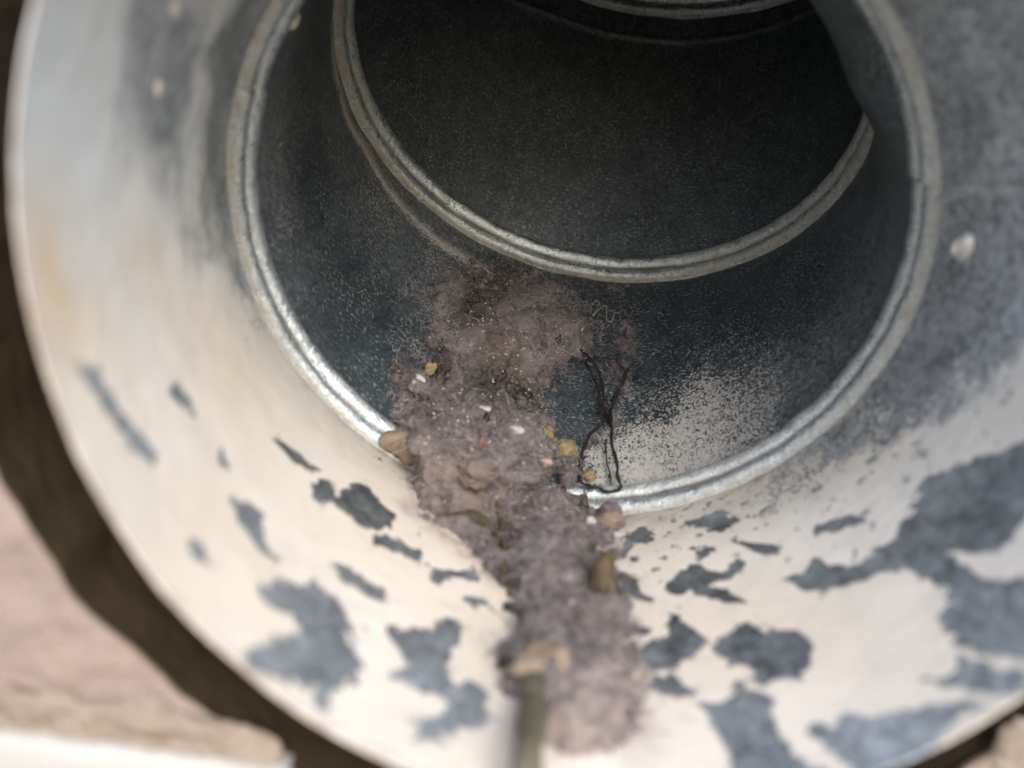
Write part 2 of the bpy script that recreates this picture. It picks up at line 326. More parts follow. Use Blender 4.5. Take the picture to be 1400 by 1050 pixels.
def section(k, nth, nt, name, m, amp=.25):
    th = np.linspace(-math.pi, math.pi, nth, endpoint=False)
    # finer around the part that faces up
    th = th - .35*np.sin(th)
    t = np.linspace(0, 1, nt); S, T = np.meshgrid(t, th, indexing='ij')
    X = T*50.; Y = S*SLEN[k]
    pern = fbm((T+math.pi)*6, Y/14, 40+k, 3)*np.cos(T/2)
    h = pern*amp
    at = {'around': X*1.25+Y*.4, 'along': Y*2.7+k*40}
    Xw = X+.75*fbm(X/2.2+20, Y/2.2+20, 31, 4)+0.6*fbm(X/.9+20, Y/.9+20, 35, 2); Yw = Y+.75*fbm(X/2.2+70, Y/2.2+70, 33, 4)+0.6*fbm(X/.9+60, Y/.9+60, 37, 2)
    dustp = {1: [(700,700,.2)], 2: [(880,650,1.0),(960,640,.95),(930,600,.85),(1010,610,.7),(880,600,.8),(960,550,.75),(1020,560,.6),(900,555,.45),(1050,520,.5),(1100,470,.35),(1100,560,.25),(1150,400,.25),(1180,300,.2),(1080,400,.25),(1000,480,.35),(900,500,.12),(860,560,.35),(840,640,.75),(1000,420,.1),(900,430,.05),(500,450,.1),(450,300,.15),(370,200,.4),(380,300,.35),(420,120,.25),(440,420,.15),(550,350,.2),(480,200,.4),(530,290,.45),(600,350,.45),(420,20,.3),(850,650,.8),(560,470,.0),(500,500,.0),(600,520,0),(700,500,0),(780,560,.05),(800,420,.0),(540,560,0),(700,600,0),(760,520,0)],
             3: [(700,200,.12),(860,280,.18),(900,200,.05),(1100,200,.15),(600,100,.12),(560,60,.05),(950,120,.04),(1000,300,.15),(880,345,.25),(700,290,.2)], 4: [(900,0,.3)]}[k]
    at['dust'] = rbf(min(k, 3), dustp, X, Y)+.12*fbm(X/9, Y/9, 60+k, 3)
    film = {1: [(1350,60,.8),(1250,60,.6),(1390,200,1.),(1330,170,.5),(1300,300,.55),(1380,330,.85),(1330,420,.75),(1250,500,.5),(1390,480,1.),(600,850,.3),(600,990,.6),(1000,880,.1),(900,780,0),(950,860,0),(450,880,.45),(480,690,.05),(1350,850,.5),(1350,680,.3),(1200,1000,.7),(1050,1000,.4),(210,60,.95),(180,130,.9),(280,80,.8),(230,170,.9),(300,200,.6),(330,60,.5),(320,330,.6),(500,690,0.)],
            2: [(350,200,1.),(370,100,.9),(370,320,.7),(420,250,.15),(430,80,.2),(500,420,.0),(460,150,.6),(500,230,.6),(560,300,.6),(620,350,.5),(700,390,.0),(1200,300,.75),(1180,420,.85),(1215,330,.9),(1190,30,0),(1215,90,0),(1235,200,0),(1150,10,0),(1120,500,.75),(1100,400,.2),(900,500,.0),(850,560,.05),(1000,430,.1),(1220,200,.2)],
            3: [(700,200,.3),(1100,200,.35),(500,60,.2),(1050,100,.3),(700,30,.4),(900,300,.4)], 4: [(900,0,.3)]}[k]
    at['film'] = np.clip(rbf(min(k, 3), film, X, Y)+.18*fbm(X/6, Y/6, 80+k, 4), 0, 1)
    if k == 1:
        pv = rbf(1, PAINT_PTS, X, Y, 4)
        far = np.abs(T) > 1.75
        for poly in FLAKES:
            pm = np.array([mmc(1, *p) for p in poly]); d = sdf(pm, Xw, Yw)+.15+.6*fbm(X/1.2+9, Y/1.6+9, 39, 3)
            pv = np.minimum(pv, -d*2.2+.1)
        at['paint'] = pv; at['soft'] = np.full(pv.shape, .22)+.5*np.clip(1-np.abs(pv)/2, 0, 1)*(np.abs(T) > 1.)+1.8*np.clip((-T-1.2)/.35, 0, 1)+.5*np.clip((T-1.3)/.4, 0, 1)
        at['speck'] = np.clip(rbf(1, [(1250,480,.9),(1150,600,1.),(1200,560,1),(1100,650,.8),(1300,520,.5),(1380,480,.3),(1320,600,.3),(1000,690,.5),(900,715,.3),(1300,300,0),(1350,100,0),(1200,750,0),(1100,800,0),(900,800,0),(1350,750,0),(600,750,0),(300,600,0),(340,300,.3),(400,500,.2),(250,200,0)], X, Y), 0, 1)
        at['chip'] = np.clip(rbf(1, [(900,780,.8),(1000,740,1),(1100,740,.7),(950,830,.7),(870,740,1),(1200,720,.5),(1100,830,.3),(1200,850,.0),(1000,1000,.2),(450,650,.3),(500,800,.4),(620,830,.5),(650,780,.5),(300,600,0),(200,500,0),(200,300,0),(400,1000,0),(1350,500,.2),(380,600,.2)], X, Y), 0, 1)
        at['cool'] = np.clip(rbf(1, [(60,100,1),(200,250,.8),(170,120,1),(280,280,.5),(200,50,1),(120,200,1),(100,300,.5),(200,350,.2),(100,450,0),(300,500,0),(300,60,1),(260,200,1),(1300,500,.8),(1390,600,.5),(1200,620,.4),(900,900,0),(600,800,0),(300,800,0),(1200,900,.1)], X, Y), 0, 1)
        st = 0
        for px, py, r_, a_ in ((560,695,2.6,.8),(600,725,2.6,.8),(640,752,3.,.9),(680,790,2.4,.9),(850,705,2.6,.8),(850,760,2.,.5),(870,1000,3.,.4),(720,1010,3.5,.5),(640,640,4,1.),(545,640,2.,.7),(900,712,2.,.4)):
            c_ = mmc(1, px, py); st = st+a_*np.exp(-((X-c_[0])**2+(Y-c_[1])**2)/r_**2)
        c_ = mmc(1, 66, 375); at['yellow'] = np.exp(-((X-c_[0])/6.)**2-((Y-c_[1])/2.6)**2); st = st+.75*np.exp(-(Y/.55)**2)  # rim painted darker to cancel the light caught on its lip
        at['stain_rim_shade'] = np.clip(st, 0, 1)
        at['joint_shade'] = np.clip(.62*np.exp(-((60-Y)/13.)**2)+.35*np.exp(-((60-Y)/2.2)**2)+.12*fbm(X/8+5, Y/8+5, 71, 3), 0, 1)*np.clip((T+1.6)/.8, 0, 1)*np.clip((1.75-T)/.6, 0, 1)  # paint darkens towards the joint: shade put into the colour
        # seam where the sheet laps on the right
        ths, _ = find(1, 1330, 260)
        h = h+.6*np.exp(-((T-ths)*50/.5)**2); at['film'] = np.clip(at['film']+.9*np.exp(-((T-ths)*50/.6)**2), 0, 1)
    if k == 2:      # the gore is pushed inwards on its upper right side
        d0 = np.clip((T-math.radians(84))/math.radians(34), 0, 1); h = h+7.5*d0*d0*(3-2*d0)*np.sin(math.pi*np.clip(S*.95+.02, 0, 1))**.7*(T < 2.9)
    if k in (2, 3):
        # crease of the lapped edge just before the next joint
        if k == 3: cr = [(700,0),(754,21),(807,39),(879,54),(925,56),(971,55),(1043,41),(1110,14)]
        else: cr = [(455,30),(462,110),(480,170),(500,205),(530,255),(565,297),(600,330),(645,358),(700,385)]
        q = np.array([find(k, *p) for p in cr]); o = q[:, 0].argsort(); q = q[o]
        tc = np.interp(T, q[:, 0], q[:, 1], left=q[0, 1] if k == 3 else 1.2, right=q[-1, 1] if k == 3 else 1.2)
        dd = (S-tc)*SLEN[k]; wv = .5 if k == 3 else .7
        h = h+(.55 if k == 3 else .25)*np.exp(-(dd/wv)**2)
        at['film'] = np.clip(at['film']+(.6 if k == 3 else .7)*np.exp(-(dd/(.5 if k == 3 else 1.1))**2), 0, 1)
        at['dust'] = at['dust']+(.25 if k == 3 else .45)*np.exp(-(dd/1.3)**2)
    V = surf(k, T, S, h).reshape(-1, 3)
    F = grid_faces(nt, nth, True)
    if k == 1: F = F[:, ::-1]
    o = mesh_obj(name, V, F, m, duct, attrs=at)
    s = o.modifiers.new('sheet', 'SOLIDIFY'); s.thickness = .0006 if k != 1 else .0002; s.offset = -1 if k != 1 else 1; s.use_even_offset = False
    return o
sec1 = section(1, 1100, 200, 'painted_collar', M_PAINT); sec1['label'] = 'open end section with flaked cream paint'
section(2, 700, 120, 'gore', M_WALL); section(3, 700, 120, 'gore', M_WALL); section(4, 240, 30, 'gore', M_WALL)
# far end closed off by the dark run of the pipe
endp = J4.at(np.linspace(-math.pi, math.pi, 64, endpoint=False)); endc = J4.c+J4.n*60
Vv = np.vstack([endp, J4.at(np.linspace(-math.pi, math.pi, 64, endpoint=False), 120*np.ones(64)), [J4.c+J4.n*120]])
Fv = [[i, (i+1) % 64, 64+(i+1) % 64, 64+i] for i in range(64)]+[[64+i, 64+(i+1) % 64, 128] for i in range(64)]
o = mesh_obj('pipe_run', Vv, Fv, M_WALL, duct)

def bead(J, name, breaks, seed):
    prof = np.array([(-.5,-.3),(0,.05),(.15,.55),(.45,1.1),(.95,1.5),(1.6,1.66),(2.2,1.55),(2.65,1.25),(2.85,.95),(3.0,.85),(3.15,.98),(3.35,1.4),(3.8,1.9),(4.5,2.25),(5.2,2.3),(5.7,2.1),(6.05,1.7),(6.3,1.1),(6.5,.4),(6.7,-.2)])
    u = np.linspace(0, 1, len(prof)); uu = np.linspace(0, 1, 58)
    pa = np.interp(uu, u, prof[:, 0]); ph = np.interp(uu, u, prof[:, 1])
    ker = np.ones(3)/3; ph[1:-1] = np.convolve(ph, ker, 'valid'); pa[1:-1] = np.convolve(pa, ker, 'valid')
    nth = 900; th = np.linspace(-math.pi, math.pi, nth, endpoint=False)
    T, A = np.meshgrid(th, pa); _, H = np.meshgrid(th, ph)
    on = np.clip(H/1.2, 0, 1)
    H = H+on*(.13*vnoise((T+4)*12, A/3+7, seed)+.06*fbm((T+4)*50, A/1., seed+1, 3))
    A = A+.15*vnoise((T+4)*6, A*0, seed+5)
    for (tb, w_) in breaks:            # the lapped end of the sheet: a small step across the bead
        H = H+on*.42*(1/(1+np.exp(-(T-tb)*50/.12)))*np.exp(-np.clip((T-tb)*50, 0, 99)/w_)-on*.35*np.exp(-((T-tb)*50/.22)**2)
    if seed == 400: H = H-(H+.3)*np.clip((T-find(2, 1200, 128)[0])/.10, 0, 1)
    dirt = np.clip(.9*np.exp(-(A/.9)**2)+.8*np.exp(-((A-3.)/.35)**2), 0, 1)
    dirt = np.clip(dirt+.3*np.clip(fbm((T+4)*9, A/2+9, seed+9, 4)*2.2, 0, 1), 0, 1)
    if seed == 300: dirt = np.clip(dirt+.6*np.exp(-((T-find(1, 960, 700)[0])/.3)**2)*(A > 3), 0, 1)
    if seed == 400: dirt = np.clip(dirt+.55*np.clip((T-.1)/.5, 0, 1)+.3*np.clip((-.7-T)/.5, 0, 1), 0, 1)
    V = J.at(T, A, H).reshape(-1, 3)
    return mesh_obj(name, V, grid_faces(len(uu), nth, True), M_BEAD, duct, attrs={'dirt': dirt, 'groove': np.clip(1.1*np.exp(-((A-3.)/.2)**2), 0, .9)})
b1 = find(1, 1268, 262)[0]; b2 = find(1, 327, 125)[0]
bead(J1, 'joint_bead', [(b1, 30), (b2, 20)], 300)
bead(J2, 'joint_bead', [], 400)
bead(J3, 'joint_bead', [], 500)

def dome(name, k, px, py, r, hgt, m, parent, hollow=False, stretch=1.):
    th, t = find(k, px, py); P = surf(k, np.array(th), np.array(t)); e = 1e-3
    a = unit(surf(k, np.array(th+e), np.array(t))-P); b = unit(surf(k, np.array(th), np.array(t+e))-P); n = np.cross(a, b)
    C = (SEC[k][0].c+SEC[k][1].c)/2
    if n@(C-P) < 0: n = -n
    V = []; ns = 28; rows = [(1.25, -.02), (1.1, .12), (1., .45), (.85, .8), (.72, .95)]+([(.55, .75), (.42, .3), (.2, .12), (.03, .1)] if hollow else [(.3, 1.), (.02, 1.02)])
    for rr, hh in rows:
        for i in range(ns):
            q = 2*math.pi*i/ns; V.append(P+a*math.cos(q)*r*rr+b*math.sin(q)*r*rr*stretch+n*hgt*hh)
    return mesh_obj(name, V, grid_faces(len(rows), ns, True), m, parent)
M_RIV = simple('rivet_zinc', (.60, .59, .56), (.85, .83, .80), 600, .35, .0001, .5, .3)
for k, px, py, r, h_, st in ((1,1318,338,1.6,1.1,1.),(2,402,28,1.3,.7,1.),(2,1187,96,1.1,.9,1.),(1,214,122,.9,.35,1.),(1,240,12,.8,.3,1.)):
    dome('rivet', k, px, py, r, h_, M_RIV, duct, True, st)

# ------------------------------------------------------------------ wall with its ragged hole, mortar and white board
WY = 78.0
wa = AX; wx = unit(np.array([1., 0, 0])-wa[0]*wa); wz = np.cross(wx, wa)
WO = MOUTH.c+wa*((WY-MOUTH.c[1])/wa[1])                       # where the duct's axis meets the wall
def on_wall(px, py, out=0.):
    d = np.array([(px-CX)/FPX, 1., (CY-py)/FPX]); s = ((WO-wa*out)@wa)/(d@wa); return d*s
def wall_uv(px, py):
    p = on_wall(px, py)-WO; return np.array([p@wx, p@wz])
HOLE = [(-24,0,0),(-40,200,0),(-40,420,0),(0,640,0),(21,675,0),(107,811,0),(178,882,0),(240,940,0),(300,985,0),(330,1000,0),(405,1050,0),(480,1100,0),(800,1170,0),(1200,1110,0),(1300,1060,0),(1350,1032,0),(1420,985,0)]
hp = np.array([wall_uv(a, b) for a, b, _ in HOLE]); ha = np.arctan2(hp[:, 1], hp[:, 0]); hr = np.hypot(hp[:, 0], hp[:, 1])
o_ = ha.argsort(); ha = ha[o_]; hr = hr[o_]
M_PLAS = None
def plaster():
    m, nt, ns, ls, P = mat('pink_plaster')
    a = nz(nt, 25, 5, .6); b = nz(nt, 220, 6, .65, dist=.6); c_ = nz(nt, 1500, 3)
    c = mixc(nt, ramp(nt, a, [(.3, 0.), (.7, 1.)]), (.225, .178, .160), (.285, .232, .212))
    c = mixc(nt, ramp(nt, b, [(.5, 0.), (.72, .6)]), c, (.31, .255, .205))
    c = mixc(nt, ramp(nt, b, [(.25, .5), (.4, 0.)]), c, (.20, .15, .12))
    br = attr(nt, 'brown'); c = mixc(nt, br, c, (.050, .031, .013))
    ls.new(c, P.inputs['Base Color']); P.inputs['Roughness'].default_value = .85
    ls.new(bump(nt, math_(nt, 'ADD', b, math_(nt, 'MULTIPLY', c_, .15)), .0014, .9), P.inputs['Normal'])
    return m
M_PLAS = plaster()
wall = empty('plaster_wall', 'pinkish beige plastered wall behind the duct mouth with a ragged hole round it', 'wall')
nph = 720; ph = np.linspace(-math.pi, math.pi, nph, endpoint=False)
rh = np.interp(ph, ha, hr, period=2*math.pi)
rh = np.minimum(rh, 75)+.35+.35*vnoise(ph*9+40, ph*0, 91)+.12*vnoise(ph*30+100, ph*0, 92)
rows = np.concatenate([[0], np.linspace(.15, 30, 110), 30+np.geomspace(2, 560, 26)])
V = []
for i, e_ in enumerate(rows):
    r = rh+e_; x = r*np.cos(ph); z = r*np.sin(ph)
    out = 1.1*fbm(x/9+50, z/9+50, 95, 5)+.35*(1-math.exp(-e_/.5))*1.0
    V.append(WO+x[:, None]*wx+z[:, None]*wz-wa*out[:, None])
V = np.vstack(V)
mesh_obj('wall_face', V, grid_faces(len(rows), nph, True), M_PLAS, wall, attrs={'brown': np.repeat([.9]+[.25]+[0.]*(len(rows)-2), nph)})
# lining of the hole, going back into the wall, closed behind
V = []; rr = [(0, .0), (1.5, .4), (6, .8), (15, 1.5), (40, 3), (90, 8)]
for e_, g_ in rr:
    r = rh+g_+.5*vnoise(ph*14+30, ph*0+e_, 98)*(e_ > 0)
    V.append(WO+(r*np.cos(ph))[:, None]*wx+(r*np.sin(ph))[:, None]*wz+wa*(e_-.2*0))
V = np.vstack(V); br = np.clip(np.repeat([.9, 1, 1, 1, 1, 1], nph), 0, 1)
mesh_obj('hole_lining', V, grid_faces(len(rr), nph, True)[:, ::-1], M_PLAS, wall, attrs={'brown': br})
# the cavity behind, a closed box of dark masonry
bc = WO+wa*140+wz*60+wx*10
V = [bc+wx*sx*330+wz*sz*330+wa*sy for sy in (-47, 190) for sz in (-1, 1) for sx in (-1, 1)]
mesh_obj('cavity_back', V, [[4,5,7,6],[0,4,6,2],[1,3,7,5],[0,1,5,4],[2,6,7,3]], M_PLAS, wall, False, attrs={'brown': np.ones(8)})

def surface_nets(G, org, h):
    """quads of the surface G = 0 (inside positive) of a grid field"""
    sg = G > 0
    c = [sg[i:G.shape[0]-1+i, j:G.shape[1]-1+j, k:G.shape[2]-1+k] for i in (0, 1) for j in (0, 1) for k in (0, 1)]
    tot = sum(a.astype(np.int8) for a in c); act = (tot > 0) & (tot < 8)
    I = np.argwhere(act); ids = np.full(act.shape, -1, np.int32); ids[act] = np.arange(len(I))
    cor = np.array([(i, j, k) for i in (0, 1) for j in (0, 1) for k in (0, 1)])
    val = np.stack([G[I[:, 0]+a, I[:, 1]+b, I[:, 2]+c_] for a, b, c_ in cor], 1)
    acc = np.zeros((len(I), 3)); n = np.zeros(len(I))
    for a in range(8):
        for b in range(a+1, 8):
            if abs(cor[a]-cor[b]).sum() != 1: continue
            va, vb = val[:, a], val[:, b]; m = (va > 0) != (vb > 0); t = np.where(m, va/(va-vb+1e-12), 0)
            acc += m[:, None]*(cor[a]+t[:, None]*(cor[b]-cor[a])); n += m
    V = org+h*(I+acc/n[:, None]); Fs = []
    for ax in range(3):
        s0 = [slice(None)]*3; s1 = [slice(None)]*3; s0[ax] = slice(0, -1); s1[ax] = slice(1, None)
        a = sg[tuple(s0)]; b = sg[tuple(s1)]; E = np.argwhere(a != b); o1, o2 = [(1, 2), (2, 0), (0, 1)][ax]
        E = E[(E[:, o1] > 0) & (E[:, o2] > 0) & (E[:, o1] < act.shape[o1]) & (E[:, o2] < act.shape[o2])]
        q = []
        for d1, d2 in ((0, 0), (-1, 0), (-1, -1), (0, -1)):
            K = E.copy(); K[:, o1] += d1; K[:, o2] += d2; q.append(ids[K[:, 0], K[:, 1], K[:, 2]])
        q = np.stack(q, 1); fl = b[E[:, 0], E[:, 1], E[:, 2]] if False else ~a[E[:, 0], E[:, 1], E[:, 2]]
        q[fl] = q[fl][:, ::-1]; Fs.append(q[(q >= 0).all(1)])
    return V, np.vstack(Fs)
def vert_normals(V, F):
    n = np.cross(V[F[:, 2]]-V[F[:, 0]], V[F[:, 3]]-V[F[:, 1]]); N_ = np.zeros_like(V)
    for c in range(4):
        for a in range(3): N_[:, a] += np.bincount(F[:, c], n[:, a], len(V))
    return N_/(np.linalg.norm(N_, axis=1, keepdims=True)+1e-12)
def blob_mesh(spheres, vox, disp, freq, blend=.3, rough=.25):
    """spheres (centre mm, radius mm, squash) melted together and roughened with noise"""
    C = np.array([c for c, r, q in spheres]); R = np.array([r for c, r, q in spheres]); Q_ = np.array([q for c, r, q in spheres])
    lo = (C-R[:, None]*1.25).min(0)-4*blend; hi = (C+R[:, None]*1.25).max(0)+4*blend; n = np.ceil((hi-lo)/vox).astype(int)+2
    G = np.zeros(n, np.float32)
    for c, r, q in zip(C, R, Q_):
        a = np.maximum(((c-r*1.25-3*blend-lo)/vox).astype(int), 0); b = np.minimum(((c+r*1.25+3*blend-lo)/vox).astype(int)+2, n)
        g = [((lo[i]+vox*np.arange(a[i], b[i])-c[i])/q[i])**2 for i in range(3)]
        d = np.sqrt(g[0][:, None, None]+g[1][None, :, None]+g[2][None, None])-r
        G[a[0]:b[0], a[1]:b[1], a[2]:b[2]] += np.exp(np.clip(-d/blend, -20, 12))
    co, F = surface_nets(np.log(G+1e-9), lo, vox)
    no = vert_normals(co, F)
    d = np.array([mn.fractal(Vector(p)*freq, .75, 2.1, 6) for p in co])
    d2 = np.array([mn.noise(Vector(p)*freq*7+Vector((9, 3, 1))) for p in co])
    co = co+no*(d*disp+d2*disp*rough)[:, None]
    return co, vert_normals(co, F), F

# mortar between wall and board
M_MORT = simple('mortar', (.26, .23, .18), (.42, .37, .30), 300, .9, .0008)
M_MORT2 = simple('crumbly_mortar', (.18, .145, .12), (.29, .25, .21), 260, .9, .0006)
sph = []
for i in range(110):
    s = rng.rand(); px = -260+s*560; yy = 950+px*.15
    p = on_wall(px, yy+rng.randn()*5+6, .3+rng.rand()*.5); r = .3+rng.rand()*.55*(1 if px < 230 else .5)
    sph.append((p, r, (1.4, .7, 1)))
for i in range(120):
    px = -260+rng.rand()*635; yy = 973+px*.15
    if px > 290 and yy+4 < 985+(px-290)*.75: continue
    p = on_wall(px, yy+rng.randn()*12+4, .1); sph.append((p, 1.3+rng.rand()*.5, (1.5, .32, 1)))
co, no, F = blob_mesh(sph, .28, .35, .8)
tag(mesh_obj('mortar_bed', co, F, M_MORT2), 'crumbly greige mortar line along the wall above the white board', 'mortar')
M_WHITE = simple('white_paint', (.34, .335, .33), (.39, .385, .38), 90, .5, .0002)
a0 = on_wall(-700, 898, 0); a1_ = on_wall(398, 1042, 0)
ex = unit(a1_-a0); ez = np.cross(ex, wa); Lb = np.linalg.norm(a1_-a0)
nx, nz_ = 160, 14; V = []
sec_ = [(-.0, -1.2), (-.0, .9), (-.25, 1.5), (-.9, 1.9), (-2.5, 2.0), (-8, 2.0), (-20, 2.0), (-40, 2.0), (-41, 1.2), (-41, -1.2)]
for dz, out in sec_:
    for i in range(nx):
        q = i/(nx-1); wv = .18*vnoise(np.array(q*22.), np.array(.3), 77)+.08*vnoise(np.array(q*90.), np.array(.3), 78)
        V.append(a0+ex*Lb*q+ez*(dz+wv*(dz > -3))-wa*out)
o = mesh_obj('white_board', V, grid_faces(len(sec_), nx, False), M_WHITE)
tag(o, 'white painted board running under the mortar line at the lower left', 'board')
# lump of plaster showing beside the rim, lower right
sph = [(on_wall(1415+rng.randn()*22, 1072+rng.randn()*18, -.4), 1.6+rng.rand()*1.6, (1, .45, 1)) for i in range(26)]
co, no, F = blob_mesh(sph, .3, .4, .7)
tag(mesh_obj('mortar_lump', co, F, M_MORT2), 'tan lump of mortar beside the duct rim in the lower right corner', 'mortar lump')


# ------------------------------------------------------------------ lint clump lying along the bottom of the duct
def in_r1(px, py):   # inside the first joint as seen: the gore behind it is what carries the clump
    return py < 640
def ray_col(px, py, lift):
    """points from the duct wall towards the opening, up to the height `lift` above the wall"""
    S = on_duct(2, px, py) if py < 655 else on_duct(1, px, py)
    if py < 655:
        S1 = on_duct(1, px, max(py, 655)) if py > 600 else S
    d = -unit(S); k = 2 if py < 655 else 1
    C = (SEC[k][0].c+SEC[k][1].c)/2; n = unit(C-S); cosn = max(n@d, .35)
    return S, d, lift/cosn
OUT = [(596,392),(640,368),(690,374),(758,398),(800,432),(806,468),(788,492),(750,496),(742,520),(744,580),(762,622),(800,650),(812,690),(842,706),(834,760),(850,830),(852,872),(862,920),(866,980),(842,1012),(790,1026),(748,1000),(744,955),(708,940),(696,915),(700,890),(714,862),(706,815),(700,770),(690,735),(650,722),(604,708),(572,690),(560,640),(548,598),(546,560),(552,516),(572,508),(600,478),(594,430)]
OUTA = np.array(OUT, float)
def edge_d(px, py): return float(sdf(OUTA, np.array([px], float), np.array([py], float))[0])
sph = []; r2 = random.Random(11)
def thick(px, py):
    t = 5.0
    if py > 640: t = 5.4-1.9*min(1, max(0, (py-740)/150))
    if py > 880: t = 3.0-1.4*min(1, (py-880)/80)
    if py < 470: t = 3.2
    return t
cnt = 0
while cnt < 620:
    px = r2.uniform(540, 870); py = r2.uniform(365, 1030); d = edge_d(px, py)
    if d < (4 if py < 840 else 13): continue
    cnt += 1
    r = min(max(d*.75, 6), (12+14*r2.random()**2)*(1 if py < 760 else .75)); hfac = min(1, (d/34.)**.6)
    S, dr, L = ray_col(px, py, thick(px, py)*hfac*r2.uniform(.7, 1.12)); dep = S[1]/FPX
    for q in (0., .5, 1.):
        P = S+dr*L*q; rr = r*P[1]/FPX*(.85 if q == 1 else 1)
        sph.append((P, rr, (r2.uniform(.85, 1.15), r2.uniform(.85, 1.1), r2.uniform(.85, 1.15))))
for i in range(260):
    a_ = r2.randint(0, len(OUT)-2); w_ = r2.random(); px, py = OUTA[a_]*w_+OUTA[a_+1]*(1-w_); sg_ = 9 if py < 820 else 4; px += r2.gauss(0, sg_); py += r2.gauss(0, sg_)
    S, dr, L = ray_col(px, py, r2.uniform(.1, .8)); r = r2.uniform(2.5, 6.5); sph.append((S+dr*L, r*S[1]/FPX, (1.2, .8, .9)))
for i in range(90):
    w_ = r2.random(); v_ = r2.random(); px = 615+80*w_+(1-w_)*10*v_; py = 722+(80*w_)*v_*.95+8*w_; S, dr, L = ray_col(px, py, .3); sph.append((S+dr*L, r2.uniform(5, 9)*S[1]/FPX, (1.1, .7, 1)))
# the rounded beige lobe hanging over at the left, and the knot at the foot
for px, py, r, lf in ((640,665,42,6.5),(610,670,34,5.5),(668,690,30,6.5),(600,640,26,5),(655,640,30,7),(770,740,28,5),(745,800,26,4.5),(790,850,22,3.6),(745,905,18,3.8),(690,420,26,4),(640,470,30,5),(720,450,26,5),(770,455,22,3.5),(650,560,34,6),(700,600,32,6.5)):
    S, dr, L = ray_col(px, py, lf)
    for q in (0., .35, .7, 1.): P = S+dr*L*q; sph.append((P, r*P[1]/FPX, (1, 1, .95)))
co, no, F = blob_mesh(sph, .34, .85, .33, .5, .28)
low = np.clip((130-co[:, 1])/30, 0, 1)
co = co+no*(low*np.array([1.1*mn.fractal(Vector((p[0]*.38, p[1]*.10, p[2]*.30+7)), .7, 2.1, 4) for p in co]))[:, None]
no = vert_normals(co, F)
Q = proj(co)
def spot(px, py, r): return np.exp(-((Q[:, 0]-px)**2+(Q[:, 1]-py)**2)/r**2)
# tan and pale are its own colour, some dark spots are painted gap shade; measured once on its surface
tan = np.clip(.85*spot(635,665,48)+.4*spot(800,975,50)+.5*spot(700,700,22)+.6*spot(560,640,30)+.55*spot(700,500,22)+.5*spot(780,690,22)+.5*spot(820,830,25)+.35*spot(690,470,30)+.3*spot(640,600,22), 0, 1)
tan *= np.clip(.75+.9*np.array([mn.noise(Vector(p)*.35) for p in co]), 0, 1)
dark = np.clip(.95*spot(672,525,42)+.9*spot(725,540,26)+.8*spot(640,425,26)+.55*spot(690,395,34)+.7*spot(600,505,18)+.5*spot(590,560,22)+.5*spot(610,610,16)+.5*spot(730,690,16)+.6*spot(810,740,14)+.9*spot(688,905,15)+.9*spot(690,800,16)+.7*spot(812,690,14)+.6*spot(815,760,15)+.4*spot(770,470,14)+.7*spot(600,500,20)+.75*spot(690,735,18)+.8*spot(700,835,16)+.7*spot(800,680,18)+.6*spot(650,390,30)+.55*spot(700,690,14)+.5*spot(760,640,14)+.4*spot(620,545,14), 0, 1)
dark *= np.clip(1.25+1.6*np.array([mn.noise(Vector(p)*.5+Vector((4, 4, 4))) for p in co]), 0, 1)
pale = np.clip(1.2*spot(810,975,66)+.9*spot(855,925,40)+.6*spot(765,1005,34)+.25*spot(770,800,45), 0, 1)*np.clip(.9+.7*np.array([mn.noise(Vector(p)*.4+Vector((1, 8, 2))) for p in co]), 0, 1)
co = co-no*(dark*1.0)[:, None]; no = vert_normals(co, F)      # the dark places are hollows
M_LINT = lint_mat()
clump = empty('lint_clump', 'long clump of mauve grey lint and dirt lying along the bottom of the duct', 'lint clump')
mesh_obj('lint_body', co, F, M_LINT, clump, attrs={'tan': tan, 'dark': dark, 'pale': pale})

def tubes(paths, radii, sides=3):
    V = []; F = []; base = 0
    for P, r in zip(paths, radii):
        P = np.asarray(P, float); n = len(P); T = np.gradient(P, axis=0); T /= np.linalg.norm(T, axis=1, keepdims=True)+1e-9
        a = np.cross(T, [0.31, .2, .93]); a /= np.linalg.norm(a, axis=1, keepdims=True)+1e-9; b = np.cross(T, a)
        rr = np.broadcast_to(r, (n,))[:, None]
        for j in range(sides):
            q = 2*math.pi*j/sides; V.append(P+rr*(a*math.cos(q)+b*math.sin(q)))
        idx = base+np.arange(sides)[:, None]*n+np.arange(n)[None]
        for j in range(sides):
            i0 = idx[j]; i1 = idx[(j+1) % sides]
            F.append(np.stack([i0[:-1], i1[:-1], i1[1:], i0[1:]], 1))
        base += n*sides
    return np.vstack(V), np.vstack(F)
def fibre_mat(name, c1, c2):
    m, nt, ns, ls, P = mat(name)
    ls.new(mixc(nt, ramp(nt, nz(nt, 300, 2), [(.4, 0.), (.6, 1.)]), c1, c2), P.inputs['Base Color']); P.inputs['Roughness'].default_value = .7
    return m
M_FIB = fibre_mat('lint_fibre', (.10, .085, .088), (.38, .345, .36))
paths = []; rad = []
for i in range(20000):
    j = rng.randint(len(co)); p = co[j].copy(); n = no[j]
    if Q[j, 1] > 900 and rng.rand() < .5: continue
    if rng.rand() < dark[j]*2.6-.2 or rng.rand() < tan[j]*.6: continue
    d = unit(n*rng.uniform(.1, .9)+rng.randn(3)*.8); L = rng.gamma(2., 1.0)*(1.25 if Q[j, 1] < 520 else .9); pts = [p]
    for s_ in range(5):
        d = unit(d+rng.randn(3)*.45-n*.12); p = p+d*L/5; pts.append(p)
    paths.append(pts); rad.append(.024+.024*rng.rand())
V, F_ = tubes(paths, rad)
o = mesh_obj('lint_fibres', V, F_, M_FIB, clump); o['kind'] = 'stuff'
